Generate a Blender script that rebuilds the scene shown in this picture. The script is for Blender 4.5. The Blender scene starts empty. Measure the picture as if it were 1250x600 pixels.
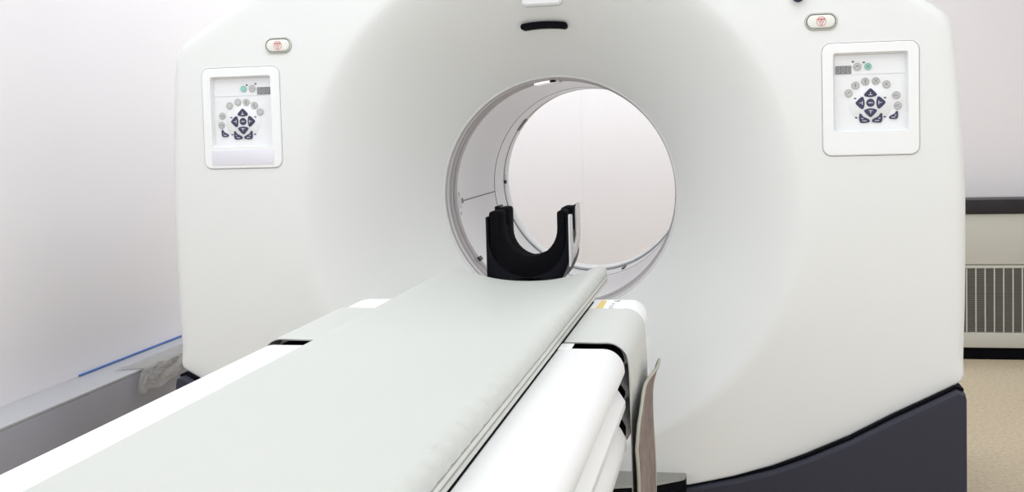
import bpy, bmesh, math, random
from mathutils import Vector, Matrix
random.seed(7)
C = bpy.context.scene.collection
PI = math.pi

# ------------------------------------------------------------------ camera
def cam_axes(yaw, pit, roll):
    f = Vector((-math.sin(yaw)*math.cos(pit), math.cos(yaw)*math.cos(pit), -math.sin(pit)))
    r = Vector((math.cos(yaw), math.sin(yaw), 0)); u = r.cross(f)
    return r*math.cos(roll)+u*math.sin(roll), -r*math.sin(roll)+u*math.cos(roll), f
F_PX, CY = 1345.02, 232.9
r_, u_, f_ = cam_axes(0.19708, 0.05698, -0.02726)
cd = bpy.data.cameras.new('camera'); cam = bpy.data.objects.new('camera', cd); C.objects.link(cam)
cam.matrix_world = Matrix(((r_.x, u_.x, -f_.x, 0.5209), (r_.y, u_.y, -f_.y, -2.98365), (r_.z, u_.z, -f_.z, 1.28712), (0, 0, 0, 1)))
cd.sensor_fit = 'HORIZONTAL'; cd.sensor_width = 36; cd.lens = 36*F_PX/1250; cd.shift_y = (CY-300)/1250
cd.clip_start = .02
bpy.context.scene.camera = cam

# ------------------------------------------------------------------ world, lights, exposure
w = bpy.data.worlds.new('world'); bpy.context.scene.world = w; w.use_nodes = True
w.node_tree.nodes['Background'].inputs[0].default_value = (1, 1, 1, 1)
w.node_tree.nodes['Background'].inputs[1].default_value = .3
vs = bpy.context.scene.view_settings
vs.view_transform = 'Standard'; vs.look = 'None'; vs.gamma = 1; vs.use_curve_mapping = False
vs.exposure = -0.10
ROOM = dict(x0=-1.89, x1=3.3, y0=-4.6, y1=3.34, z1=2.9)
def area(loc, sx, sy, power, rot=(0, 0, 0), col=(1, .985, .975)):
    l = bpy.data.lights.new('ceiling_panel_light', 'AREA'); l.shape = 'RECTANGLE'; l.size = sx; l.size_y = sy
    l.energy = power; l.color = col
    o = bpy.data.objects.new('ceiling_panel_light', l); C.objects.link(o); o.location = loc; o.rotation_euler = rot
    return o
LIGHTS = [(-.6, -3.4, 6), (1.4, -3.4, 6), (-1.1, -1.0, 19), (.6, -.8, 15), (2.2, -1.8, 19), (-1.2, .9, 8), (2.4, .9, 4), (-.6, 2.5, 23), (.5, 2.4, 20)]
LC = (.925, .985, 1.02)
for x, y, p in LIGHTS:
    area((x, y, 2.88), 1.2, 1.2, p, col=LC)
# added fill lights along the front, right and left walls, no real source
area((.4, -4.55, 1.25), 4.6, 2.3, 36, (PI/2, 0, 0), (.925, .985, 1.02)).name = 'wall_fill_light'
area((3.25, -2.0, 1.5), 3.6, 2.0, 9, (0, PI/2, 0), (.925, .985, 1.02)).name = 'wall_fill_light'
area((-1.86, -2.4, 1.7), 3.0, 1.4, 15, (0, -PI/2, 0), (.925, .985, 1.02)).name = 'wall_fill_light'
area((3.25, 2.45, 1.35), 1.3, 1.5, 4.5, (0, PI/2, 0), (.925, .985, 1.02)).name = 'wall_fill_light'

# ------------------------------------------------------------------ materials
def mat(name, col, rough=.5, spec=.4, metal=0, coat=0, noise=None, bump=None, alpha=None, trans=0, sss=0, emit=None):
    m = bpy.data.materials.new(name); m.use_nodes = True
    nt = m.node_tree; b = nt.nodes['Principled BSDF']
    b.inputs['Base Color'].default_value = (*col, 1); b.inputs['Roughness'].default_value = rough
    b.inputs['Specular IOR Level'].default_value = spec; b.inputs['Metallic'].default_value = metal
    b.inputs['Coat Weight'].default_value = coat; b.inputs['Coat Roughness'].default_value = .08
    b.inputs['Transmission Weight'].default_value = trans
    if alpha is not None: b.inputs['Alpha'].default_value = alpha
    tc = nt.nodes.new('ShaderNodeTexCoord')
    if noise:
        sc, amt = noise
        n = nt.nodes.new('ShaderNodeTexNoise'); n.inputs['Scale'].default_value = sc; n.inputs['Detail'].default_value = 4
        nt.links.new(tc.outputs['Object'], n.inputs['Vector'])
        r = nt.nodes.new('ShaderNodeValToRGB')
        r.color_ramp.elements[0].position = .3; r.color_ramp.elements[1].position = .7
        r.color_ramp.elements[0].color = (*[c*(1-amt) for c in col], 1); r.color_ramp.elements[1].color = (*[min(1, c*(1+amt)) for c in col], 1)
        nt.links.new(n.outputs['Fac'], r.inputs['Fac']); nt.links.new(r.outputs['Color'], b.inputs['Base Color'])
    if bump:
        sc, st, dist = bump
        n = nt.nodes.new('ShaderNodeTexNoise'); n.inputs['Scale'].default_value = sc; n.inputs['Detail'].default_value = 3
        nt.links.new(tc.outputs['Object'], n.inputs['Vector'])
        bp = nt.nodes.new('ShaderNodeBump'); bp.inputs['Strength'].default_value = st; bp.inputs['Distance'].default_value = dist
        nt.links.new(n.outputs['Fac'], bp.inputs['Height']); nt.links.new(bp.outputs['Normal'], b.inputs['Normal'])
    return m
M = {}
M['cover'] = mat('gantry_white_plastic', (.73, .738, .73), .42, .35, noise=(1.5, .006), bump=(900, .05, .0004))
M['wall'] = mat('wall_paint', (.865, .83, .845), .6, .2, noise=(.8, .01))
M['ceil'] = mat('ceiling_paint', (.92, .92, .92), .7, .2, noise=(2, .01))
M['pad'] = mat('pad_vinyl', (.57, .58, .553), .45, .3, noise=(3, .01), bump=(700, .06, .0004))
M['vinyl'] = mat('band_vinyl', (.59, .60, .575), .4, .35, noise=(3, .015))
M['base'] = mat('table_white_plastic', (.88, .88, .885), .35, .4, noise=(2, .004))
M['rail'] = mat('rail_beige_grey', (.62, .62, .58), .35, .5, noise=(5, .01))
M['raildk'] = mat('rail_groove_grey', (.30, .30, .28), .45, .4, noise=(5, .02))
M['black'] = mat('black_gap', (.004, .004, .006), .7, .05, noise=(5, .1))
M['foam'] = mat('black_foam', (.003, .003, .004), .9, .08, noise=(300, .3), bump=(500, .5, .001))
M['laminate'] = mat('black_gloss_laminate', (.004, .004, .007), .35, .06, coat=0, noise=(5, .1))
M['shellside'] = mat('pale_holder_shell', (.55, .53, .54), .2, .5, coat=.4, noise=(20, .03))
M['blue'] = mat('slate_blue_base', (.030, .031, .048), .45, .25, noise=(4, .03))
M['liner'] = mat('bore_liner_plastic', (.86, .85, .87), .3, .45, noise=(3, .008))
M['ring'] = mat('bore_ring_plastic', (.88, .87, .88), .3, .45, noise=(3, .008))
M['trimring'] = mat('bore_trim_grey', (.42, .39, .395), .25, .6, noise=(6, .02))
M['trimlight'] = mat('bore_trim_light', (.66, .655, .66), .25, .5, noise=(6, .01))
M['seam'] = mat('dark_seam', (.05, .045, .05), .5, .3, noise=(5, .1))
M['chrome'] = mat('polished_latch', (.7, .68, .68), .15, .5, metal=1, noise=(5, .02))
M['bezel'] = mat('panel_bezel', (.80, .805, .81), .4, .35, noise=(4, .004))
M['plate'] = mat('panel_plate', (.76, .765, .78), .3, .35, noise=(4, .004))
M['strip'] = mat('panel_label_strip', (.73, .72, .78), .35, .35, noise=(4, .004))
M['lcd'] = mat('display_grey', (.17, .17, .18), .25, .5, noise=(30, .03))
M['seg'] = mat('display_segment', (.38, .38, .37), .4, .3, noise=(30, .02))
M['btngrey'] = mat('button_grey', (.50, .50, .49), .4, .4, noise=(30, .03))
M['btngreen'] = mat('button_green', (.25, .55, .47), .4, .4, noise=(30, .03))
M['icon'] = mat('button_icon_grey', (.20, .20, .20), .5, .3, noise=(30, .03))
M['navy'] = mat('button_navy', (.035, .035, .085), .4, .4, noise=(30, .05))
M['iconw'] = mat('button_icon_white', (.6, .6, .65), .5, .3, noise=(30, .02))
M['led'] = mat('led_mark', (.03, .03, .04), .4, .4, noise=(30, .05))
M['stopbody'] = mat('stop_button_cream', (.74, .74, .69), .35, .4, noise=(10, .005))
M['groove'] = mat('stop_button_surround', (.60, .60, .56), .4, .4, noise=(10, .02))
M['red'] = mat('stop_symbol_red', (.55, .12, .14), .4, .4, noise=(10, .02))
M['duct'] = mat('duct_grey', (.38, .375, .42), .45, .35, noise=(4, .03))
M['ducttop'] = mat('duct_lid_grey', (.50, .50, .525), .4, .4, noise=(4, .02))
M['bluestrip'] = mat('blue_strip', (.06, .17, .5), .4, .4, noise=(20, .03))
M['unit'] = mat('heater_beige', (.60, .59, .53), .5, .3, noise=(6, .01))
M['unitdark'] = mat('sill_black', (.018, .016, .018), .4, .3, noise=(12, .2))
M['fin'] = mat('grille_fin', (.30, .29, .26), .45, .4, noise=(10, .02))
M['finback'] = mat('grille_back', (.12, .115, .105), .6, .2, noise=(10, .05))
M['yellow'] = mat('sticker_yellow', (.75, .58, .2), .5, .3, noise=(20, .02))
M['print'] = mat('sticker_grey_print', (.35, .35, .38), .5, .3, noise=(20, .02))
M['foottop'] = mat('foot_grey', (.26, .255, .235), .35, .4, noise=(6, .02))
M['edge'] = mat('flap_binding_green', (.42, .41, .35), .6, .3, noise=(30, .05))
M['wheel'] = mat('caster_dark', (.03, .03, .06), .4, .4, noise=(20, .05))

def floor_mat():
    m = mat('floor_beige_vinyl', (.60, .49, .345), .28, .45)
    nt = m.node_tree; b = nt.nodes['Principled BSDF']; tc = nt.nodes.new('ShaderNodeTexCoord')
    n = nt.nodes.new('ShaderNodeTexNoise'); n.inputs['Scale'].default_value = 60; n.inputs['Detail'].default_value = 6
    r = nt.nodes.new('ShaderNodeValToRGB'); r.color_ramp.elements[0].position = .35; r.color_ramp.elements[1].position = .65
    r.color_ramp.elements[0].color = (.60, .49, .345, 1); r.color_ramp.elements[1].color = (.76, .64, .47, 1)
    nt.links.new(tc.outputs['Object'], n.inputs['Vector']); nt.links.new(n.outputs['Fac'], r.inputs['Fac']); nt.links.new(r.outputs['Color'], b.inputs['Base Color'])
    return m
M['floor'] = floor_mat()
def quilt_mat():
    m = mat('brown_quilted_fabric', (.27, .22, .20), .8, .15)
    nt = m.node_tree; b = nt.nodes['Principled BSDF']; tc = nt.nodes.new('ShaderNodeTexCoord')
    n = nt.nodes.new('ShaderNodeTexNoise'); n.inputs['Scale'].default_value = 25; n.inputs['Detail'].default_value = 6; n.inputs['Roughness'].default_value = .7
    r = nt.nodes.new('ShaderNodeValToRGB'); r.color_ramp.elements[0].position = .3; r.color_ramp.elements[1].position = .72
    r.color_ramp.elements[0].color = (.17, .135, .125, 1); r.color_ramp.elements[1].color = (.33, .275, .25, 1)
    nt.links.new(tc.outputs['Object'], n.inputs['Vector']); nt.links.new(n.outputs['Fac'], r.inputs['Fac']); nt.links.new(r.outputs['Color'], b.inputs['Base Color'])
    bp = nt.nodes.new('ShaderNodeBump'); bp.inputs['Strength'].default_value = .6; bp.inputs['Distance'].default_value = .004
    nt.links.new(n.outputs['Fac'], bp.inputs['Height']); nt.links.new(bp.outputs['Normal'], b.inputs['Normal'])
    return m
M['quilt'] = quilt_mat()
def film_mat():
    m = mat('crumpled_clear_film', (.62, .60, .57), .18, .6, bump=(35, 1.0, .01))
    b = m.node_tree.nodes['Principled BSDF']; b.inputs['Alpha'].default_value = .34
    return m
M['film'] = film_mat()

# ------------------------------------------------------------------ mesh helpers
class MB:
    def __init__(s): s.v = []; s.f = []; s.m = []
    def add(s, verts, faces, mi=0):
        o = len(s.v); s.v += [tuple(p) for p in verts]
        for f in faces: s.f.append([i+o for i in f]); s.m.append(mi)
    def rings(s, rings, cap0=False, cap1=False, closed=True, mi=0, mis=None, loop=False):
        """rings: equal-length lists of 3-D points, bridged in order"""
        n = len(rings[0]); o = len(s.v)
        for r in rings: s.v += [tuple(p) for p in r]
        k = len(rings)
        for j in range(k if loop else k-1):
            a = o+j*n; b = o+((j+1) % k)*n
            for i in range(n if closed else n-1):
                i2 = (i+1) % n
                s.f.append([a+i, a+i2, b+i2, b+i]); s.m.append(mis[j] if mis else mi)
        if cap0: s.f.append([o+i for i in range(n)][::-1]); s.m.append(mis[0] if mis else mi)
        if cap1: s.f.append([o+(k-1)*n+i for i in range(n)]); s.m.append(mis[-1] if mis else mi)
    def box(s, x0, x1, y0, y1, z0, z1, mi=0):
        v = [(x0, y0, z0), (x1, y0, z0), (x1, y1, z0), (x0, y1, z0), (x0, y0, z1), (x1, y0, z1), (x1, y1, z1), (x0, y1, z1)]
        s.add(v, [[0, 3, 2, 1], [4, 5, 6, 7], [0, 1, 5, 4], [1, 2, 6, 5], [2, 3, 7, 6], [3, 0, 4, 7]], mi)
    def bbox(s, x0, x1, y0, y1, z0, z1, b=.004, mi=0):
        """box with bevelled edges (bevel in bmesh)"""
        bm = bmesh.new(); bmesh.ops.create_cube(bm, size=1)
        for v in bm.verts: v.co = Vector(((x0+x1)/2+v.co.x*(x1-x0), (y0+y1)/2+v.co.y*(y1-y0), (z0+z1)/2+v.co.z*(z1-z0)))
        bmesh.ops.bevel(bm, geom=list(bm.edges), offset=b, segments=3, profile=.5, affect='EDGES')
        bm.verts.index_update()
        s.add([v.co[:] for v in bm.verts], [[v.index for v in f.verts] for f in bm.faces], mi); bm.free()
    def build(s, name, mats, parent=None, angle=35, fix=True, origin=None):
        me = bpy.data.meshes.new(name)
        vv = s.v
        if origin is not None: vv = [(a-origin[0], b-origin[1], c-origin[2]) for a, b, c in s.v]
        me.from_pydata(vv, [], s.f)
        for m in (mats if isinstance(mats, (list, tuple)) else [mats]): me.materials.append(M[m] if isinstance(m, str) else m)
        me.polygons.foreach_set('material_index', s.m)
        if fix:
            bm = bmesh.new(); bm.from_mesh(me); bmesh.ops.remove_doubles(bm, verts=bm.verts, dist=1e-6)
            bmesh.ops.recalc_face_normals(bm, faces=bm.faces); bm.to_mesh(me); bm.free()
        me.polygons.foreach_set('use_smooth', [True]*len(me.polygons)); me.set_sharp_from_angle(angle=math.radians(angle))
        me.update()
        o = bpy.data.objects.new(name, me); C.objects.link(o)
        if origin is not None: o.location = origin
        if parent: o.parent = parent
        return o
def tag(o, label=None, cat=None, group=None, kind=None):
    for k, v in (('label', label), ('category', cat), ('group', group), ('kind', kind)):
        if v: o[k] = v
    return o
def empty(name, loc, label, cat, group=None):
    o = bpy.data.objects.new(name, None); C.objects.link(o); o.location = loc; o.empty_display_size = .1
    bpy.context.view_layer.update()
    return tag(o, label, cat, group)
def put(o, root):
    """parent o (built in world coordinates) under root (an empty with a location only)"""
    o.parent = root
    o.matrix_parent_inverse = Matrix.Translation(-Vector(root.location)); return o
def rrect(x0, x1, z0, z1, r, n=6):
    p = []
    for cx, cz, a0 in ((x1-r, z1-r, 0), (x0+r, z1-r, 90), (x0+r, z0+r, 180), (x1-r, z0+r, 270)):
        for i in range(n+1):
            a = math.radians(a0+90*i/n); p.append((cx+r*math.cos(a), cz+r*math.sin(a)))
    return p
def circ(cx, cz, r, n=28): return [(cx+r*math.cos(2*PI*i/n), cz+r*math.sin(2*PI*i/n)) for i in range(n)]
def at(loop, y): return [(x, y, z) for x, z in loop]
def inset(loop, d):
    """shrink a 2-D loop about its vertex normals"""
    n = len(loop); out = []; area_ = sum(loop[i][0]*loop[(i+1) % n][1]-loop[(i+1) % n][0]*loop[i][1] for i in range(n))
    sg = 1 if area_ > 0 else -1
    for i in range(n):
        a, b, c = Vector(loop[i-1]), Vector(loop[i]), Vector(loop[(i+1) % n])
        t1 = (b-a); t2 = (c-b)
        t = (t1.normalized() if t1.length > 1e-9 else t1)+(t2.normalized() if t2.length > 1e-9 else t2)
        if t.length < 1e-9: out.append(tuple(b)); continue
        t.normalize(); nn = Vector((-t.y, t.x))*sg
        out.append((b.x+nn.x*d, b.y+nn.y*d))
    return out
def button(mb, loop, y0, h, bev=.0008, mi=0):
    """a bevelled key standing h in front of plane y0"""
    mb.rings([at(loop, y0), at(loop, y0-h+bev), at(inset(loop, bev), y0-h)], cap0=True, cap1=True, mi=mi)
def lathe(mb, prof, n=160, mi=0, mis=None, cz=1.08, loop=True):
    """prof: list of (radius, y) turned about the bore axis"""
    rings = [[(r*math.cos(2*PI*i/n), y, cz+r*math.sin(2*PI*i/n)) for i in range(n)] for r, y in prof]
    mb.rings(rings, mi=mi, mis=mis, loop=loop)
def catmull(pts, k=6):
    out = []; n = len(pts)
    for i in range(n):
        p0, p1, p2, p3 = [Vector(pts[(i+j-1) % n]) for j in range(4)]
        for s in range(k):
            t = s/k
            out.append(tuple(.5*((2*p1)+(-p0+p2)*t+(2*p0-5*p1+4*p2-p3)*t*t+(-p0+3*p1-3*p2+p3)*t**3)))
    return out
def smooth(a, b, x):
    t = max(0, min(1, (x-a)/(b-a))); return t*t*(3-2*t)

# ------------------------------------------------------------------ room
R_ = ROOM; T = .12
def struct(name, args, m):
    mb = MB(); mb.box(*args); o = mb.build(name, m); o['kind'] = 'structure'; return o
struct('floor', (R_['x0']-T, R_['x1']+T, R_['y0']-T, R_['y1']+T, -.1, 0), 'floor')
struct('ceiling', (R_['x0']-T, R_['x1']+T, R_['y0']-T, R_['y1']+T, R_['z1'], R_['z1']+.1), 'ceil')
struct('wall_left', (R_['x0']-T, R_['x0'], R_['y0'], R_['y1'], 0, R_['z1']), 'wall')
struct('wall_right', (R_['x1'], R_['x1']+T, R_['y0'], R_['y1'], 0, R_['z1']), 'wall')
struct('wall_back', (R_['x0']-T, R_['x1']+T, R_['y1'], R_['y1']+T, 0, R_['z1']), 'wall')
struct('wall_front', (R_['x0']-T, R_['x1']+T, R_['y0']-T, R_['y0'], 0, R_['z1']), 'wall')
# faint joint moulding on the back wall
mb = MB(); mb.box(-.327, -.321, R_['y1']-.002, R_['y1'], 0, R_['z1']); o = mb.build('trim_1', 'wall'); o['kind'] = 'structure'

# ------------------------------------------------------------------ scanner gantry
gantry = empty('scanner_gantry', (0, .8, 0), 'large white ring-shaped medical scanner with round bore and slate blue base', 'medical scanner')
CZ = 1.08; RR = .36; RD = .703; YR = .347; YB = 1.62
# outline of the cover, seen from the front (right half, bottom centre -> top centre)
half = [(0, .283), (.15, .286), (.28, .292), (.396, .303), (.524, .330), (.62, .357), (.706, .390), (.82, .443), (.926, .502), (1.02, .550), (1.085, .584)]
half += [(1.104, .597), (1.110, .612), (1.113, .70), (1.116, .80), (1.118, .95), (1.118, 1.08), (1.114, 1.2), (1.107, 1.33), (1.098, 1.44), (1.094, 1.48)]
half += [(1.090, 1.512), (1.080, 1.541), (1.063, 1.562), (1.03, 1.584), (.95, 1.633), (.86, 1.688), (.74, 1.76), (.62, 1.825), (.48, 1.885), (.32, 1.93), (.16, 1.955), (0, 1.962)]
outl = half+[(-x, z) for x, z in half[-2:0:-1]]
def resample(loop, n):
    L = [0]
    for i in range(len(loop)):
        a, b = loop[i], loop[(i+1) % len(loop)]; L.append(L[-1]+math.hypot(b[0]-a[0], b[1]-a[1]))
    out = []; j = 0
    for k in range(n):
        s = L[-1]*k/n
        while L[j+1] < s: j += 1
        a, b = loop[j], loop[(j+1) % len(loop)]; t = (s-L[j])/(L[j+1]-L[j]); out.append((a[0]+(b[0]-a[0])*t, a[1]+(b[1]-a[1])*t))
    return out
# dense polyline kept exact at its corners
dens = []
for i in range(len(outl)):
    a, b = outl[i], outl[(i+1) % len(outl)]; d = math.hypot(b[0]-a[0], b[1]-a[1]); k = max(1, int(d/.022))
    for s in range(k): dens.append((a[0]+(b[0]-a[0])*s/k, a[1]+(b[1]-a[1])*s/k))
def y_face(x, z): return .03*smooth(.35, .74, abs(x))
def fdish(t, a=-PI/2):
    k = smooth(-.55, .25, math.sin(a))                          # the crease at the edge of the dish fades out upwards
    return (.66*t+.34*t**1.5)*(1-k)+(.05*t+.95*t**1.36)*k
def cover_rings():
    ang = [math.atan2(z-CZ, x) for x, z in dens]
    P = lambda r, y: [(r*math.cos(a), y, CZ+r*math.sin(a)) for a in ang]
    rings = []
    # rear of tunnel -> front through the hole behind the liners
    rings.append(P(.385, YB-.30)); rings.append(P(.385, YR+.07))
    rings.append(P(.366, YR+.055)); rings.append(P(.3605, YR+.02)); rings.append(P(.3595, YR+.008)); rings.append(P(.3605, YR+.002)); rings.append(P(.363, YR-.002))
    nd = 26
    for k in range(1, nd+1):
        t = 1-k/nd; r = RD-(RD-.363)*t if k < nd else RD
        rings.append([(r*math.cos(a), y_face(r*math.cos(a), 0)*(1-t)+(YR-.002)*fdish(t, a), CZ+r*math.sin(a)) for a in ang])
    nr = inset(dens, .001); ed = [.007+.021*smooth(.58, .66, z) for x, z in dens]
    def ins_(f): return [(x+(a-x)*1000*e*f, z+(b-z)*1000*e*f) for (x, z), (a, b), e in zip(dens, nr, ed)]
    ins = ins_(1)
    m = 14
    for k in range(1, m+1):
        t = k/m; row = []
        for a, (x, z) in zip(ang, ins):
            px, pz = RD*math.cos(a), CZ+RD*math.sin(a); qx, qz = px+(x-px)*t, pz+(z-pz)*t
            row.append((qx, y_face(qx, qz), qz))
        rings.append(row)
    for q in (.25, .5, .75, 1.0):
        h = ins_(1-math.sin(q*PI/2))
        rings.append([(x, y_face(i[0], i[1])+e*(1-math.cos(q*PI/2)), z) for (x, z), i, e in zip(h, ins, ed)])
    rings.append([(x*.985, .5, CZ+(z-CZ)*.99) for x, z in dens])
    rings.append([(x*.955, YB-.05, CZ+(z-CZ)*.97) for x, z in dens])
    rings.append([(x*.92, YB, CZ+(z-CZ)*.95) for x, z in dens])
    rings.append(P(.60, YB)); rings.append(P(.56, YB-.015)); rings.append(P(.50, YB-.06)); rings.append(P(.44, YB-.14)); rings.append(P(.40, YB-.24))
    return rings
mb = MB(); mb.rings(cover_rings(), loop=True)
cover = mb.build('cover', 'cover', gantry, angle=40)
cover.matrix_parent_inverse = Matrix.Translation((0, -.8, 0))
# pockets cut into the cover: panels, stop buttons, laser slot, top window
YP = .03
cuts = []
def cutter(loop, y0, y1):
    mb = MB(); mb.rings([at(loop, y0), at(loop, y1)], cap0=True, cap1=True); o = mb.build('cutter', 'cover'); cuts.append(o)
PZ = (.7585, 1.0015, 1.1905, 1.4845)
for s in (1, -1):
    x0, x1 = sorted((s*PZ[0], s*PZ[1]))
    cutter(rrect(x0-.0011, x1+.0011, PZ[2]-.0011, PZ[3]+.0011, .024, 8), -.05, YP+.03)
    cx = s*.7578; cutter(rrect(cx-.0415, cx+.0415, 1.5205, 1.5665, .0225, 10), -.05, YP+.014)
slot = [(-.058+.116*i/16, 1.566+.004*(1-((i-8)/8)**2)) for i in range(17)]
def fat_arc(r):
    up = [(x, z+.010+r) for x, z in slot]; dn = [(x, z+.010-r) for x, z in slot][::-1]
    e1 = [(slot[-1][0]+r*math.cos(a), slot[-1][1]+.010+r*math.sin(a)) for a in [math.radians(90-180*i/8) for i in range(1, 8)]]
    e0 = [(slot[0][0]-r*math.cos(a), slot[0][1]+.010-r*math.sin(a)) for a in [math.radians(90-180*i/8) for i in range(1, 8)]]
    return up+e1+dn+e0
cutter(fat_arc(.0098), -.05, .30)
cutter(rrect(-.055, .062, 1.628, 1.69, .014, 6), -.05, .125)
for c in cuts:
    md = cover.modifiers.new('cut', 'BOOLEAN'); md.operation = 'DIFFERENCE'; md.object = c; md.solver = 'EXACT'
bpy.context.view_layer.update()
dg = bpy.context.evaluated_depsgraph_get()
me2 = bpy.data.meshes.new_from_object(cover.evaluated_get(dg)); cover.modifiers.clear(); cover.data = me2; cover.data.name = 'cover'
me2.polygons.foreach_set('use_smooth', [True]*len(me2.polygons)); me2.set_sharp_from_angle(angle=math.radians(38))
for c in cuts: bpy.data.objects.remove(c, do_unlink=True)

# dark inside of the laser slot, pale window above it, camera eye on the right
mb = MB(); sl = fat_arc(.0094); mb.rings([at(sl, .15), at(sl, .165)], cap0=True, cap1=True); put(mb.build('laser_slot', 'black'), gantry)
mb = MB(); wl = rrect(-.0545, .0615, 1.6285, 1.6895, .0135, 6); mb.rings([at(wl, .124), at(wl, .100), at(inset(wl, .006), .094)], cap0=True, cap1=True)
tag(put(mb.build('laser_window', 'plate'), gantry), 'pale rounded window above the black slot')
mb = MB(); c1 = circ(.700, 1.6115, .0155, 28)
mb.rings([at(c1, YP-.012+.02), at(c1, YP-.014), at(inset(c1, .003), YP-.016), at(inset(c1, .005), YP-.010)], cap0=True, cap1=True)
lens = mb.build('camera_lens', 'wheel'); tag(put(lens, gantry), 'small round dark glossy lens')
mb = MB(); c2 = circ(.700, 1.6115, .007, 20); mb.rings([at(c2, YP-.008), at(c2, YP-.013), at(inset(c2, .003), YP-.0145)], cap0=True, cap1=True)
o = mb.build('lens_glass', 'laminate'); o.parent = lens

# bore: trim rings, liners, seams
mb = MB()
prof = [(.378, .360), (.3655, .352), (.3648, .3455), (.3625, .343), (.3600, .343), (.3575, .3460), (.3566, .352), (.3575, .354), (.3575, .360), (.3548, .362), (.3543, .388), (.3556, .390), (.3556, .396), (.3525, .398), (.3515, .430), (.3530, .432), (.3530, .438), (.3502, .440), (.3497, .464), (.352, .466), (.352, .471), (.378, .472)]
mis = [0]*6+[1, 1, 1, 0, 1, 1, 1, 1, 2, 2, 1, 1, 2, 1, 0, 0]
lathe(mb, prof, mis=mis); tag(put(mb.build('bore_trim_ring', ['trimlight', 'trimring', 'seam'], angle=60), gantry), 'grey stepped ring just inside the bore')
mb = MB(); lathe(mb, [(.350, .474), (.350, 1.042), (.352, 1.043), (.375, 1.043), (.375, .474)], mi=0)
liner = put(mb.build('bore_liner', 'liner'), gantry)
mb = MB(); lathe(mb, [(.3493, 1.0432), (.3493, 1.0478), (.375, 1.0478), (.375, 1.0432)])
o = mb.build('liner_joint', 'seam'); put(o, gantry)
mb = MB(); lathe(mb, [(.350, 1.048), (.3495, 1.215), (.352, 1.216), (.375, 1.216), (.375, 1.048)])
put(mb.build('rear_liner', 'ring'), gantry)
mb = MB(); lathe(mb, [(.3485, 1.2162), (.3485, 1.2218), (.375, 1.2218), (.375, 1.2162)]); put(mb.build('liner_joint', 'seam'), gantry)
mb = MB(); lathe(mb, [(.3495, 1.222), (.346, 1.235), (.345, 1.27), (.348, 1.31), (.357, 1.35), (.364, 1.385), (.368, 1.40), (.368, 1.222)], cz=1.089)
tag(put(mb.build('rear_lip', 'base'), gantry), 'white rounded lip at the far end of the bore')
# horizontal joints in the liner (left and right)
for s in (-1, 1):
    mb = MB(); a = math.radians(4.5)
    x, z = s*.3492*math.cos(a), CZ-.3492*math.sin(a)
    mb.box(x-.0016, x+.0016, .476, 1.042, z-.0012, z+.0012); o = mb.build('liner_seam', 'seam'); put(o, liner); o.matrix_parent_inverse = Matrix()
def on_bore(ang, y0, y1, wid, th, name, m, R=.350):
    """small piece lying on the bore wall at angle ang (deg, from +x)"""
    mb = MB(); a0 = math.radians(ang); k = 5; rings = []
    for i in range(k+1):
        a = a0+(i/k-.5)*wid/R; c, s = math.cos(a), math.sin(a)
        rings.append([((R-th)*c, y0, CZ+(R-th)*s), ((R-th)*c, y1, CZ+(R-th)*s), ((R+.002)*c, y1, CZ+(R+.002)*s), ((R+.002)*c, y0, CZ+(R+.002)*s)])
    mb.rings(rings, cap0=True, cap1=True); o = mb.build(name, m); put(o, gantry); return o
on_bore(184.3, .495, .524, .016, .006, 'latch', 'icon')
on_bore(184.9, .455, .498, .036, .006, 'latch_plate', 'trimlight')
for dz in (6.4, -4.0):
    for q in range(3): on_bore(184.3+dz+q*.55-.5, .486, .500, .0016, .0012, 'index_mark', 'icon')
on_bore(180.3, 1.222, 1.245, .013, .006, 'rear_catch', 'seam', .349)
for q in (-4.0, -2.9, -1.9, 2.0, 3.0): on_bore(180.3+q, 1.228, 1.242, .002, .003, 'index_mark', 'icon', .349)
on_bore(141, 1.20, 1.235, .055, .004, 'rear_slot', 'icon', .3495)
on_bore(290, 1.10, 1.20, .010, .004, 'rear_catch', 'seam', .3495)
on_bore(275, 1.10, 1.20, .010, .004, 'rear_catch', 'seam', .3495)
on_bore(217, .44, .475, .014, .007, 'latch', 'seam')
on_bore(97, .405, .47, .07, .006, 'clip', 'chrome', .352)
on_bore(92, .405, .47, .03, .007, 'clip', 'trimlight', .352)

# slate blue base skirt under the cover, with dark joint
def top_curve(d): return [(x, z-d) for x, z in half[:11]]
tc_ = top_curve(.0055)+[(1.104, .572)]
full = [(-x, z) for x, z in tc_[::-1]]+tc_[1:]
bt = [(full[-1][0]+.004, .555), (1.108, .30), (1.100, .03), (-1.100, .03), (-1.108, .30), (full[0][0]-.004, .555)]
loop = full+bt
dl = []
for i in range(len(loop)):
    a, b = loop[i], loop[(i+1) % len(loop)]; k = max(1, int(math.hypot(b[0]-a[0], b[1]-a[1])/.06))
    for s in range(k): dl.append((a[0]+(b[0]-a[0])*s/k, a[1]+(b[1]-a[1])*s/k))
mb = MB()
mb.rings([at(inset(dl, .007), -.012+.0), at(inset(dl, .002), -.009), at(dl, -.002), at(dl, YB-.2)], cap0=True, cap1=True)
put(mb.build('base_skirt', 'blue', angle=25), gantry)
mb = MB(); j = [(x, z+.008) for x, z in full]; g = j+[(x*.999, z-.012) for x, z in full[::-1]]
mb.rings([at(g, .014), at(g, YB-.25)], cap0=True, cap1=True); put(mb.build('joint_strip', 'black'), gantry)
mb = MB(); mb.bbox(-1.07, 1.07, .03, YB-.25, 0, .035, .006); put(mb.build('plinth', 'black'), gantry)

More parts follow.
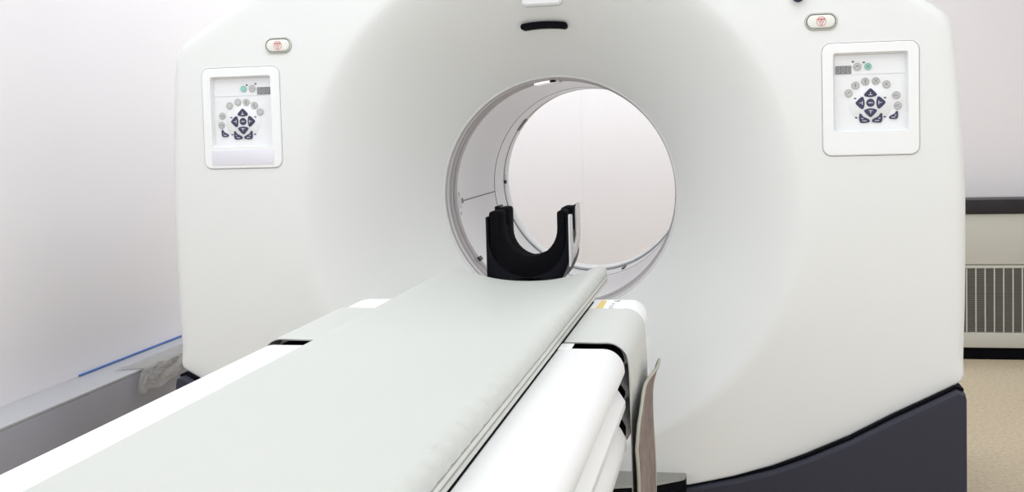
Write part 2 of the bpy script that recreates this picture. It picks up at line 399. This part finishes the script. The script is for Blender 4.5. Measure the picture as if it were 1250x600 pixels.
# ---- control panels
def mir(loop, s): return [(s*x, z) for x, z in loop]
def control_panel(s):
    yb = YP+.002                                                  # bezel front plane
    x0, x1, z0, z1 = PZ
    N = 8
    A = mir(rrect(x0, x1, z0, z1, .023, N), s)
    B = mir(rrect(x0+.003, x1-.003, z0+.003, z1-.003, .020, N), s)
    rx0, rx1, rz0, rz1 = .786, .9745, 1.2535, 1.4595
    D = mir(rrect(rx0, rx1, rz0, rz1, .007, N), s); E_ = mir(rrect(rx0+.006, rx1-.006, rz0+.004, rz1-.007, .003, N), s)
    mb = MB()
    mb.rings([at(A, YP+.028), at(A, yb+.001-.004), at(B, yb-.006), at(D, yb-.006), at(E_, YP+.012), at(E_, YP+.028)], loop=True)
    bez = mb.build('control_panel', 'bezel', angle=30); put(bez, gantry)
    tag(bez, 'control panel on the %s of the bore' % ('right' if s > 0 else 'left'))
    yp = YP+.011
    def sub(mb, name, m, label=None):
        o = mb.build(name, m, angle=40); o.parent = bez
        if label: o['label'] = label
        return o
    mb = MB(); mb.rings([at(mir(rrect(rx0+.0055, rx1-.0055, rz0+.0035, rz1-.0065, .003, 3), s), yp+.006), at(mir(rrect(rx0+.0055, rx1-.0055, rz0+.0035, rz1-.0065, .003, 3), s), yp)], cap0=True, cap1=True)
    # fine relief line between header and key field, and the round raised key field
    mb.rings([at(mir(rrect(rx0+.008, rx1-.008, 1.4030, 1.4042, .0004, 2), s), yp), at(mir(rrect(rx0+.008, rx1-.008, 1.4030, 1.4042, .0004, 2), s), yp-.0012)], cap0=True, cap1=True)
    c = mir(circ(.881, 1.328, .055, 40), s); mb.rings([at(c, yp), at(inset(c, .001), yp-.0008)], cap1=True)
    sub(mb, 'key_field', 'plate')
    # display with three dim seven-segment eights
    mb = MB(); L = mir(rrect(.7935, .8335, 1.4050, 1.4260, .0015, 3), s); button(mb, L, yp, .0022, .0005)
    sub(mb, 'display', 'lcd')
    mb = MB()
    cxs = [.8005, .8135, .8265]
    for cx in cxs:
        cx = s*cx; h = .0068; wd = .0036; t = .0007; cz = 1.4155; sl_ = .0007
        def seg(xa, za, xb, zb):
            v = Vector((xb-xa, zb-za)).normalized(); n = Vector((-v.y, v.x))*t
            lp = [(xa+n.x, za+n.y), (xa-n.x, za-n.y), (xb-n.x, zb-n.y), (xb+n.x, zb+n.y)]
            mb.rings([at(lp, yp-.0022), at(lp, yp-.0026)], cap0=True, cap1=True)
        for zz in (-h, 0, h): seg(cx-wd+.0008+sl_*zz/h, cz+zz, cx+wd-.0008+sl_*zz/h, cz+zz)
        for sx in (-wd, wd):
            seg(cx+sx, cz+.0009, cx+sx+sl_, cz+h-.0009); seg(cx+sx-sl_, cz-h+.0009, cx+sx, cz-.0009)
    sub(mb, 'display_digits', 'seg')
    # round grey keys
    def rkey(x, z, r, m, icon):
        mb = MB(); lp = circ(s*x, z, r, 24); button(mb, lp, yp-.0005, .0028, .001, 0)
        ring = circ(s*x, z, r*.80, 24); r2 = circ(s*x, z, r*.72, 24); yy = yp-.0033; 
        mb.rings([at(ring, yy-.0001), at(r2, yy-.0001)], mi=2)
        def stroke(pts, t=.0007):
            for (ax, az), (bx, bz) in zip(pts, pts[1:]):
                v = Vector((bx-ax, bz-az)); v.normalize(); n = Vector((-v.y, v.x))*t
                q = [(s*(x+ax)+n.x, z+az+n.y), (s*(x+ax)-n.x, z+az-n.y), (s*(x+bx)-n.x, z+bz-n.y), (s*(x+bx)+n.x, z+bz+n.y)]
                mb.add(at(q, yy-.0003), [[0, 1, 2, 3]], 1)
        k = r*.5
        shapes = {0: [[(-k, -k*.6), (0, k*.7), (k, -k*.6)], [(-k*.6, 0), (k*.6, 0)]], 1: [[(-k, k), (0, 0), (k, k)], [(-k, -k), (0, 0), (k, -k)]],
                  2: [[(0, k), (0, -k)], [(-k*.5, k*.5), (k*.5, k*.5)], [(-k*.5, -k*.3), (k*.5, -k*.3)]], 3: [[(-k, -k*.4), (k, -k*.4)], [(-k*.7, k*.3), (k*.7, k*.3)], [(-k, -k*.4), (-k, k*.3)]],
                  4: [[(-k*.6, 0), (0, k*.6), (k*.6, 0), (0, -k*.6), (-k*.6, 0)]], 5: [[(-k*.7, -k*.7), (k*.6, k*.7)], [(-k*.2, k*.5), (k*.5, -k*.1)]]}
        for st in shapes[icon]: stroke(st)
        return sub(mb, 'round_button', [m, 'icon', 'btnlight'])
    for i, (x, z) in enumerate([(.8263, 1.3548), (.8436, 1.3742), (.8684, 1.384), (.895, 1.3845), (.9214, 1.3751), (.9456, 1.3459), (.9495, 1.3189)]):
        rkey(x, z, .0103, 'btngrey', [5, 2, 2, 1, 4, 3, 3][i])
    rkey(.8489, 1.4235, .0105, 'btngrey', 0)
    rkey(.8757, 1.4228, .0092, 'btngreen', 1)['label'] = 'green round button'
    # navy keys
    def nkey(pts, name, marks, k=6):
        lp = catmull([(s*x, z) for x, z in pts], k); mb = MB(); button(mb, lp, yp-.0005, .003, .001, 0)
        for (ax, az, bx, bz) in marks:
            v = Vector((bx-ax, bz-az)).normalized(); n = Vector((-v.y, v.x))*.0009
            q = [(s*ax+n.x, az+n.y), (s*ax-n.x, az-n.y), (s*bx-n.x, bz-n.y), (s*bx+n.x, bz+n.y)]
            mb.add(at(q, yp-.0037), [[0, 1, 2, 3]], 1)
        return sub(mb, name, ['navy', 'iconw'])
    cx, cz = .8812, 1.3278
    nkey([(cx+.0105*math.cos(a), cz+.0105*math.sin(a)) for a in [i*PI/6 for i in range(12)]], 'centre_button', [(cx-.006, cz, cx-.002, cz), (cx+.001, cz, cx+.006, cz), (cx-.001, cz-.002, cx-.001, cz+.002)], 3)
    lobe = [(0, .0375), (.0085, .031), (.0155, .0225), (.0135, .0175), (0, .0148), (-.0135, .0175), (-.0155, .0225), (-.0085, .031)]
    for a in (0, 90, 180, 270):
        ar = math.radians(a); c, s_ = math.cos(ar), math.sin(ar)
        f = lambda p: (cx+p[0]*c-p[1]*s_, cz+p[0]*s_+p[1]*c)
        m1, m2, m3, m4 = f((-.005, .0205)), f((.005, .0205)), f((0, .0215)), f((0, .028))
        nkey([f(p) for p in lobe], 'arrow_button', [(*m1, *m2), (*m3, *m4)])
    def kid(cx_, cz_, fl, sc=1.0):
        P = [(-.0125, .012), (-.0085, .0125), (-.003, .005), (.006, .0005), (.0125, -.004), (.0115, -.0095), (0, -.0115), (-.0105, -.010), (-.0135, 0)]
        nkey([(cx_+fl*p[0]*sc, cz_+p[1]*sc) for p in P], 'curved_button', [(cx_-.006*sc, cz_-.006*sc, cx_+.005*sc, cz_-.006*sc), (cx_+fl*-.008*sc, cz_+.001, cx_+fl*-.003*sc, cz_-.001)])
    kid(.8658, 1.2868, 1); kid(.8975, 1.2868, -1); kid(.9385, 1.2935, -1, .85)
    for x, z in [(.838, 1.4363), (.8654, 1.4335), (.8426, 1.340), (.9177, 1.340), (.8449, 1.2897), (.9167, 1.290)]:
        mb = MB(); button(mb, [(s*x-.0028, z-.0017), (s*x+.0028, z-.0017), (s*x+.0028, z+.0017), (s*x-.0028, z+.0017)], yp, .0015, .0003); sub(mb, 'indicator_lamp', 'led')
    mb = MB(); button(mb, [(s*.961-.002, 1.3303), (s*.961+.002, 1.3303), (s*.961+.002, 1.3325), (s*.961-.002, 1.3325)], yp, .0015, .0003); sub(mb, 'indicator_lamp', 'groove')
    if s < 0:
        mb = MB(); lp = mir(rrect(.783, .977, 1.2005, 1.2450, .004, 4), s); mb.rings([at(lp, yb-.0055), at(lp, yb-.0068), at(inset(lp, .001), yb-.0072)], cap0=True, cap1=True)
        sub(mb, 'label_strip', 'strip', 'pale lavender strip below the buttons')
M['btnlight'] = mat('button_ring_dark', (.27, .27, .27), .4, .4, noise=(30, .01))
for s in (1, -1): control_panel(s)

# ---- emergency stop buttons
for s in (1, -1):
    cx, cz = s*.7578, 1.5435
    out = rrect(cx-.0405, cx+.0405, cz-.0222, cz+.0222, .0218, 10); i1 = inset(out, .0022); i2 = inset(out, .0040)
    mb = MB(); mb.rings([at(out, YP+.012), at(out, YP-.003), at(inset(out, .001), YP-.005), at(i1, YP-.005), at(i2, YP+.004), at(i2, YP+.012)], loop=True)
    sur = mb.build('stop_button', 'groove', angle=30); put(sur, gantry); tag(sur, 'long oval stop button')
    mb = MB(); k = inset(out, .0046); mb.rings([at(k, YP+.010), at(k, YP-.002), at(inset(k, .002), YP-.005), at(inset(k, .005), YP-.006)], cap0=True, cap1=True)
    o = mb.build('push_plate', 'stopbody', angle=50); o.parent = sur
    mb = MB(); yy = YP-.0063
    mb.rings([at(circ(cx, cz, .0125, 32), yy), at(circ(cx, cz, .0112, 32), yy)])
    tri = lambda r: [(cx+r*math.sin(2*PI*i/3+PI), cz+r*math.cos(2*PI*i/3+PI)) for i in range(3)]
    mb.rings([at(tri(.0118), yy-.0001), at(tri(.0088), yy-.0001)])
    mb.add(at([(cx-.009, cz+.0075), (cx+.009, cz+.0075), (cx+.0075, cz+.0058), (cx-.0075, cz+.0058)], yy-.0002), [[0, 1, 2, 3]])
    mb.rings([at(circ(cx, cz+.001, .0036, 16), yy-.0001), at(circ(cx, cz+.001, .0026, 16), yy-.0001)])
    mb.add(at([(cx-.0006, cz-.001), (cx+.0006, cz-.001), (cx+.0006, cz+.003), (cx-.0006, cz+.003)], yy-.0002), [[0, 1, 2, 3]])
    o = mb.build('stop_symbol', 'red', fix=False); o.parent = sur; o['label'] = 'red circle with triangle'

# foot housing that joins the table to the gantry
foot = None
mb = MB()
fr = [(-.388, -.03), (-.30, -.115), (-.15, -.150), (0, -.158), (.15, -.150), (.30, -.105), (.372, -.052), (.384, -.040), (.388, -.022), (.388, .05), (-.388, .05)]
top = 0.337
mb.rings([[(x*.995, y+.003, top) for x, y in fr], [(x, y, top-.006) for x, y in fr]], cap0=True, mi=0)
mb.rings([[(x, y, top-.006) for x, y in fr], [(x*.99, y+.01, .05) for x, y in fr], [(x*.97, y+.02, .0) for x, y in fr]], cap1=True, mi=1)
tag(put(mb.build('docking_foot', ['foottop', 'black'], angle=30), gantry), 'grey topped black housing under the table end')

# ------------------------------------------------------------------ patient table
table = empty('patient_table', (0, -2, 0), 'long white scanner table base running into the bore', 'patient table')
def prof_loft(mb, prof, ys, closed=True, caps=True, mi=0, mis=None):
    mb.rings([[(x, y, z) for x, z in prof] for y in ys], cap0=caps, cap1=caps, closed=closed, mi=mi)
def arc2(cx, cz, r, a0, a1, n=6): return [(cx+r*math.cos(math.radians(a0+(a1-a0)*i/n)), cz+r*math.sin(math.radians(a0+(a1-a0)*i/n))) for i in range(n+1)]
XR, XL, ZT = .327, -.383, .885
def base_prof():
    right = arc2(XR-.038, ZT-.038, .038, 90, 0, 8)+[(XR, .842), (XR-.003, .838), (XR-.017, .830), (XR-.022, .822), (XR-.010, .806), (XR, .790), (XR, .778), (XR-.004, .772), (XR-.017, .765), (XR-.022, .756), (XR-.008, .738), (XR, .722), (XR, .703), (XR-.006, .692), (XR-.03, .685)]
    mid = [(.20, .62), (-.24, .62)]
    W = XR+XL
    left = [(W-x, z) for x, z in right][::-1]
    return right+mid+left
bp_ = base_prof()
mb = MB()
ys = [-3.6, -1.045, -1.036, -1.032]
rg = []
for y, d in ((-3.6, 0), (-1.022, 0), (-1.013, .002), (-1.009, .007)):
    rg.append([(x, y, z) for x, z in (inset(bp_, d) if d else bp_)])
mb.rings(rg, cap0=True, cap1=True)
put(mb.build('base_cover', 'base', angle=30), table)
mb = MB(); dk = inset(bp_, .009); prof_loft(mb, dk, [-1.006, -.935]); put(mb.build('inner_frame', 'black'), table)
# end cover: rounded end nose towards the gantry
mb = MB(); rg = []
for y, d in ((-.93, .006), (-.925, .001), (-.47, 0), (-.44, .003), (-.415, .010), (-.397, .022), (-.388, .036)):
    rg.append([(x, y, z) for x, z in (inset(bp_, d) if d else bp_)])
mb.rings(rg, cap0=True, cap1=True); endc = put(mb.build('end_cover', 'base', angle=50), table)
# raised pad on end cover with notch, sticker and printed marks
def flat(loop, z0, z1, name, m, parent):
    mb = MB(); mb.rings([[(x, y, z0) for x, y in loop], [(x, y, z1) for x, y in loop]], cap0=True, cap1=True); o = mb.build(name, m); put(o, table); 
    if parent is not table: o.parent = parent; o.matrix_parent_inverse = Matrix()
    return o
flat([(.222, -.585), (.238, -.585), (.236, -.475), (.224, -.475)], .8849, .8857, 'sticker', 'yellow', endc)
for (x, y, a, b) in ((.250, -.575, .010, .006), (.249, -.55, .009, .006), (.252, -.525, .006, .01), (.254, -.49, .010, .008), (.260, -.480, .007, .008)):
    flat([(x, y), (x+a, y), (x+a, y+b), (x, y+b)], .8849, .8856, 'printed_mark', 'print', endc)
# pedestal and lift column
mb = MB(); mb.bbox(-.20, .14, -3.1, -2.0, .1, .63, .03); put(mb.build('lift_column', 'base'), table)
mb = MB(); mb.bbox(-.28, .22, -3.3, -1.75, 0, .12, .03); put(mb.build('floor_base', 'foottop'), table)
# cradle under the pad with side rails
cr = MB(); yN, yF = -3.55, -.2005
prof = [(-.198, .893), (-.203, .897), (-.203, .908), (-.17, .905), (0, .880), (.17, .905), (.203, .908), (.203, .897), (.198, .893), (.15, .888), (0, .8705), (-.15, .888)]
prof_loft(cr, prof, [yN, yF]); put(cr.build('cradle', 'rail', angle=25), table)
for s in (1, -1):
    mb = MB()
    mb.rings([[(s*x, y, z) for x, z in [(.196, .8875), (.206, .8875), (.2075, .889), (.2075, .894), (.2055, .8955), (.2055, .8985), (.2075, .900), (.2075, .904), (.206, .9055), (.196, .9055)]] for y in (yN, yF)], cap0=True, cap1=True)
    put(mb.build('side_rail', 'rail', angle=25), table)
    mb = MB(); mb.box(*sorted((s*.2035, s*.2066)), yN, yF-.001, .8957, .8983); put(mb.build('rail_groove', 'raildk'), table)
    mb = MB(); mb.box(*sorted((s*.192, s*.2048)), yN, yF, .9055, .9085); put(mb.build('rail_groove', 'raildk'), table)
    mb = MB(); mb.box(*sorted((s*.190, s*.2085)), yN, -.5, .8852, .8874); put(mb.build('track_gap', 'black'), table)
# tongue plate beside the gap
mb = MB(); mb.bbox(.2085, .232, -1.04, -.985, .8845, .8872, .0012); put(mb.build('track_guide', 'base'), table)
# bracket that carries the head holder
mb = MB(); mb.bbox(-.07, .07, -.40, -.01, .848, .868, .004); put(mb.build('holder_bracket', 'laminate'), table)

# ------------------------------------------------------------------ pad
def pad_mesh():
    mb = MB(); W = .2075; yT = -.199
    ylist = [-3.5, -3.2, -2.9, -2.6]+[-2.6+i*.012 for i in range(1, 200) if -2.6+i*.012 < yT-.012]+[yT-.010, yT-.006, yT-.003, yT-.001, yT]
    rnd = [random.uniform(-1, 1) for _ in range(400)]
    rings = []
    for k, y in enumerate(ylist):
        e = max(0, (y-(yT-.012))/.012); drop = .010*(1-math.sqrt(max(0, 1-e*e)))
        sag = .010+.029*smooth(-1.15, -.35, y); zt = .932
        wr = .0030*math.sin(y*95+3*math.sin(y*7))*(.5+.5*math.sin(y*3.1+1))+.0013*rnd[k % 400]
        if y < -2.3: wr *= .3
        row = []
        nx = 24
        for i in range(nx+1):
            x = -.186+.372*i/nx; u = abs(x)/.186
            z = zt-sag*(1-u**2.2)
            row.append((x, y, z-drop))
        # right rolled edge
        for a in (75, 55, 35, 15, -5, -30):
            ar = math.radians(a); row.append((.186+.0205*math.cos(ar)+wr*max(0, math.sin(ar+.5)), y, zt-.0185+.0185*math.sin(ar)-drop*.6+wr*.35))
        row.append((.190, y, .9088))
        row += [(.17, y, .9060), (0, y, .8815), (-.17, y, .9060)]
        row.append((-.190, y, .9088))
        for a in (-30, -5, 15, 35, 55, 75):
            ar = math.radians(a); row.append((-.186-.0205*math.cos(ar), y, zt-.0185+.0185*math.sin(ar)-drop*.6))
        rings.append(row)
    mb.rings(rings, cap0=True, cap1=True)
    return mb
tag(pad_mesh().build('table_pad', 'pad', angle=60), 'long pale grey-green vinyl pad lying on the scanner table', 'pad')

# ------------------------------------------------------------------ vinyl band draped over the table, under the pad
Z = ZT+.0035; t_ = .0022
def sheet(pts, y0, y1, name, label):
    n = 22; rows = []; mb = MB()
    for j in range(n+1):
        y = y0+(y1-y0)*j/n
        rows.append([(x+.0015*math.sin(y*28+z*9)*max(0, min(1, (.86-z)/.1)), y+.004*math.sin(x*20+z*11), z) for x, z in pts])
    low = [[(x-(t_ if x > 0 and z < .86 else -t_ if z < .86 else 0), y, z-(t_ if z >= .86 else 0)) for x, y, z in r] for r in rows]
    mb.rings([a+b[::-1] for a, b in zip(rows, low)], cap0=True, cap1=True)
    tag(mb.build('vinyl_sheet', 'vinyl', angle=60), label, 'vinyl sheet', 'vinyl sheets draped over the table end')
sheet([(-.397, .66), (-.395, .72), (-.392, .78), (-.389, .83)]+arc2(XL+.036, Z-.040, .041, 175, 90, 8)+[(x, Z) for x in (-.30, -.25, -.212)], -.982, -.61,
      'vinyl_sheet', 'pale grey vinyl sheet draped over the table end, left of the pad')
sheet([(x, Z) for x in (.212, .25, .28)]+arc2(XR-.036, Z-.040, .041, 90, 5, 8)+[(.3335, .83), (.3345, .78), (.335, .70), (.334, .60), (.336, .50), (.337, .40)], -.982, -.605,
      'vinyl_sheet', 'pale grey vinyl sheet hanging down the table end, right of the pad')

# brown quilted flap hanging beside the table
def flap():
    n, m = 26, 16; front = []
    for j in range(m+1):                 # along y, near -> far
        v = j/m; y = -1.035+.425*v
        ztop = .705+.072*min(1, v/.25)**.45+.002*v
        row = []
        for i in range(n+1):             # top -> bottom
            u = i/n; z = ztop+(.30-ztop)*u
            x = .349+.013*(max(0, 1-u*7))**2*smooth(.35, 1, v)+.003*math.sin(9*u+3*v)+.0025*math.sin(v*9+u*4)-.004*math.sin(PI*u)*(1-v)
            row.append((x, y+.012*math.sin(u*5)*v, z))
        front.append(row)
    mb = MB(); rings = []
    for r in front: rings.append(r+[(x-.004, y, z) for x, y, z in r[::-1]])
    mb.rings(rings, cap0=True, cap1=True)
    fl = mb.build('hanging_flap', 'quilt', angle=70)
    # green binding along near edge, top edge and far edge
    edge = [front[0][i] for i in range(n, -1, -1)]+[front[j][0] for j in range(1, m+1)]+[front[m][i] for i in range(1, n+1)]
    mb = MB(); rings = []
    for k, p in enumerate(edge):
        a = Vector(edge[max(0, k-1)]); b = Vector(edge[min(len(edge)-1, k+1)]); d = (b-a).normalized()
        s1 = d.cross(Vector((1, 0, 0))).normalized(); s2 = d.cross(s1)
        c = Vector(p)-Vector((.002, 0, 0))
        rings.append([tuple(c+s1*.0035*math.cos(q*PI/3)+s2*.0035*math.sin(q*PI/3)) for q in range(6)])
    mb.rings(rings, cap0=True, cap1=True); o = mb.build('binding', 'edge', angle=70); o.parent = fl; o['label'] = 'grey-green edge binding'
    # stitched cross lines
    return fl
tag(flap(), 'brown quilted fabric flap with pale binding hanging beside the table', 'fabric flap')

# ------------------------------------------------------------------ head holder
hh = empty('head_holder', (0, -.1, .869), 'black foam lined U-shaped head holder at the tip of the table', 'head holder')
def u_loop(win, bot_in, wout, bot_out, top, off=0):
    """closed U section; win/wout inner, outer half widths"""
    n = 18
    ci = bot_in+win
    inner = [(off-win, top)]+[(off-win*math.cos(PI*i/n), ci-win*math.sin(PI*i/n)) for i in range(n+1)]+[(off+win, top)]
    w = wout; b = bot_out
    outer = [(w, top), (w, b+.078), (w-.002, b+.066), (w-.008, b+.048), (w-.018, b+.028), (w-.030, b+.012), (w-.048, b+.002), (w-.07, b), (-w+.03, b), (-w+.012, b+.004), (-w+.003, b+.012), (-w, b+.026), (-w, top)]
    return inner+outer
def rounded_slab(mb, loop, y0, y1, b=.004):
    mb.rings([at(inset(loop, b), y0), at(inset(loop, b*.3), y0+b*.4), at(loop, y0+b), at(loop, y1-b), at(inset(loop, b*.3), y1-b*.4), at(inset(loop, b), y1)], cap0=True, cap1=True)
def top_round(loop, top, r):
    """round the arm tops: replace the 4 corner points"""
    out = []
    n = len(loop)
    for i, (x, z) in enumerate(loop):
        if abs(z-top) < 1e-6:
            a, b = Vector(loop[i-1]), Vector(loop[(i+1) % n]); c = Vector((x, z))
            d1 = (a-c).normalized(); d2 = (b-c).normalized()
            for k in range(5):
                t = k/4; p = c+d1*r*(1-t)**2+d2*r*t**2
                out.append((p.x, p.y))
        else: out.append((x, z))
    return out
mb = MB()
for (y0, y1, top, wi, bi) in ((-.192, -.118, 1.072, .0735, .953), (-.121, -.082, 1.03, .0712, .944), (-.086, .0, 1.073, .072, .938)):
    rounded_slab(mb, top_round(u_loop(wi, bi, .1005, .889, top, .005 if y0 < -.15 else 0), top, .009), y0, y1, .005 if top > 1.05 else .001)
put(mb.build('foam_lining', 'foam', angle=50), hh)
mb = MB(); mb2 = MB()
for (y0, y1, top) in ((-.196, -.124, 1.058), (-.126, -.078, 1.014), (-.080, .004, 1.077)):
    lp = top_round(u_loop(.1015, .900, .1085, .872, top), top, .003)
    rounded_slab(mb, lp, y0, y1, .002)
put(mb.build('shell', 'laminate', angle=40), hh)
# pale outer side plates on the right arm
mb = MB()
lp = [(-.196, .928), (-.15, .936), (-.09, .945), (-.03, .962), (-.006, .978), (.004, 1.0), (.005, 1.068), (0, 1.078), (-.014, 1.082), (-.045, 1.078), (-.062, 1.072), (-.066, 1.06), (-.068, .995), (-.085, .984), (-.118, .978), (-.136, .985), (-.142, 1.0), (-.143, 1.052), (-.15, 1.060), (-.188, 1.062), (-.196, 1.054)]
mb.rings([[(x_, y, z) for y, z in lp] for x_ in (.1089, .1120)]+[[(.1128, y, z) for y, z in inset(lp, .001)]], cap0=True, cap1=True)
tag(put(mb.build('side_plate', 'shellside', angle=40), hh), 'pale glossy side plate on the right arm')
mb = MB(); mb.bbox(-.06, .06, -.18, -.005, .8685, .8745, .002); put(mb.build('mount', 'laminate'), hh)

# ------------------------------------------------------------------ left wall duct
duct = empty('wall_duct', (-1.80, -.6, 0), 'long grey cable duct along the foot of the left wall', 'cable duct')
mb = MB(); mb.bbox(-1.888, -1.716, -4.5, 3.3, 0, .392, .004); put(mb.build('duct_body', 'duct'), duct)
mb = MB(); mb.bbox(-1.888, -1.7155, -4.5, 3.3, .3921, .402, .002); put(mb.build('duct_lid', 'ducttop'), duct)
mb = MB(); mb.rings([[(-1.886+.0035*math.cos(q*PI/4), y, .4065+.004*math.sin(q*PI/4)) for q in range(8)] for y in (.70, 1.1, 1.6, 2.2, 2.9)], cap0=True, cap1=True)
tag(mb.build('blue_strip', 'bluestrip'), 'thin blue strip lying where the left wall meets the grey duct', 'strip')
# crumpled film hanging over the duct face
def film():
    mb = MB(); n, m = 46, 20; rows = []
    rr = random.Random(3)
    for j in range(m+1):
        v = j/m; row = []
        for i in range(n+1):
            u = i/n; y = .80+.65*u+.03*math.sin(v*6+u*3)*(1-u)
            if v < .3:
                x = -1.80+.095*v/.3; z = .4045
            else:
                x = -1.7035+.012*math.sin((v-.3)*2); z = .4035-(v-.3)*(.10+.05*math.sin(u*5+1)*(.5+.5*u))
            a = .007*(1 if v > .3 else .35)
            x += a*abs(math.sin(u*23+v*7+2*math.sin(u*9)))*rr.uniform(.5, 1.4); z += (.002*math.sin(u*31+v*5)+.0015*rr.random())*(1 if v < .3 else 2)
            row.append((x, y, max(z, .4035) if v < .3 else z))
        rows.append(row)
    mb.rings(rows, closed=False)
    o = mb.build('plastic_film', 'film', angle=25, fix=False); md = o.modifiers.new('thick', 'SOLIDIFY'); md.thickness = .0008; return o
tag(film(), 'crumpled clear plastic film over the duct beside the scanner', 'plastic film')

# ------------------------------------------------------------------ heater unit at the back wall
hu = empty('heater_unit', (2.4, 3.25, 0), 'beige wall heater cabinet with vertical slatted grille against the back wall', 'heater')
yb = R_['y1']; yf = yb-.012-.19
# place the front so that it stands a little off the wall
def ub(name, m, *a, b=.003, label=None):
    mb = MB(); mb.bbox(*a, b); o = put(mb.build(name, m), hu)
    if label: o['label'] = label
    return o
X0, X1 = 1.35, 3.25
ub('cabinet_body', 'unit', X0, X1, yf+.02, yb-.002, .06, .772)
ub('top_board', 'unitdark', X0-.02, X1+.02, yf-.012, yb-.002, .7725, .846, b=.005, label='black top board')
ub('upper_panel', 'unit', X0, X1, yf, yf+.019, .505, .771)
ub('lower_panel', 'unit', X0, X1, yf, yf+.019, .064, .145)
ub('plinth', 'black', X0, X1, yf+.01, yb-.01, 0, .0595)
ub('grille_back', 'finback', X0+.01, X1-.01, yf+.014, yf+.0195, .146, .498)
ub('grille_rail', 'unit', X0, X1, yf, yf+.012, .484, .5005); 
mb = MB()
nx = 41; 
for i in range(nx+1):
    x = X0+.012+(X1-X0-.024)*i/nx; mb.box(x-.003, x+.003, yf-.001, yf+.013, .1455, .4835)
put(mb.build('grille_bars', 'unit'), hu)
mb = MB()
for i in range(44):
    z = .150+.0076*i; mb.box(X0+.012, X1-.012, yf+.004, yf+.0138, z-.0012, z+.0012)
put(mb.build('grille_slats', 'fin'), hu)
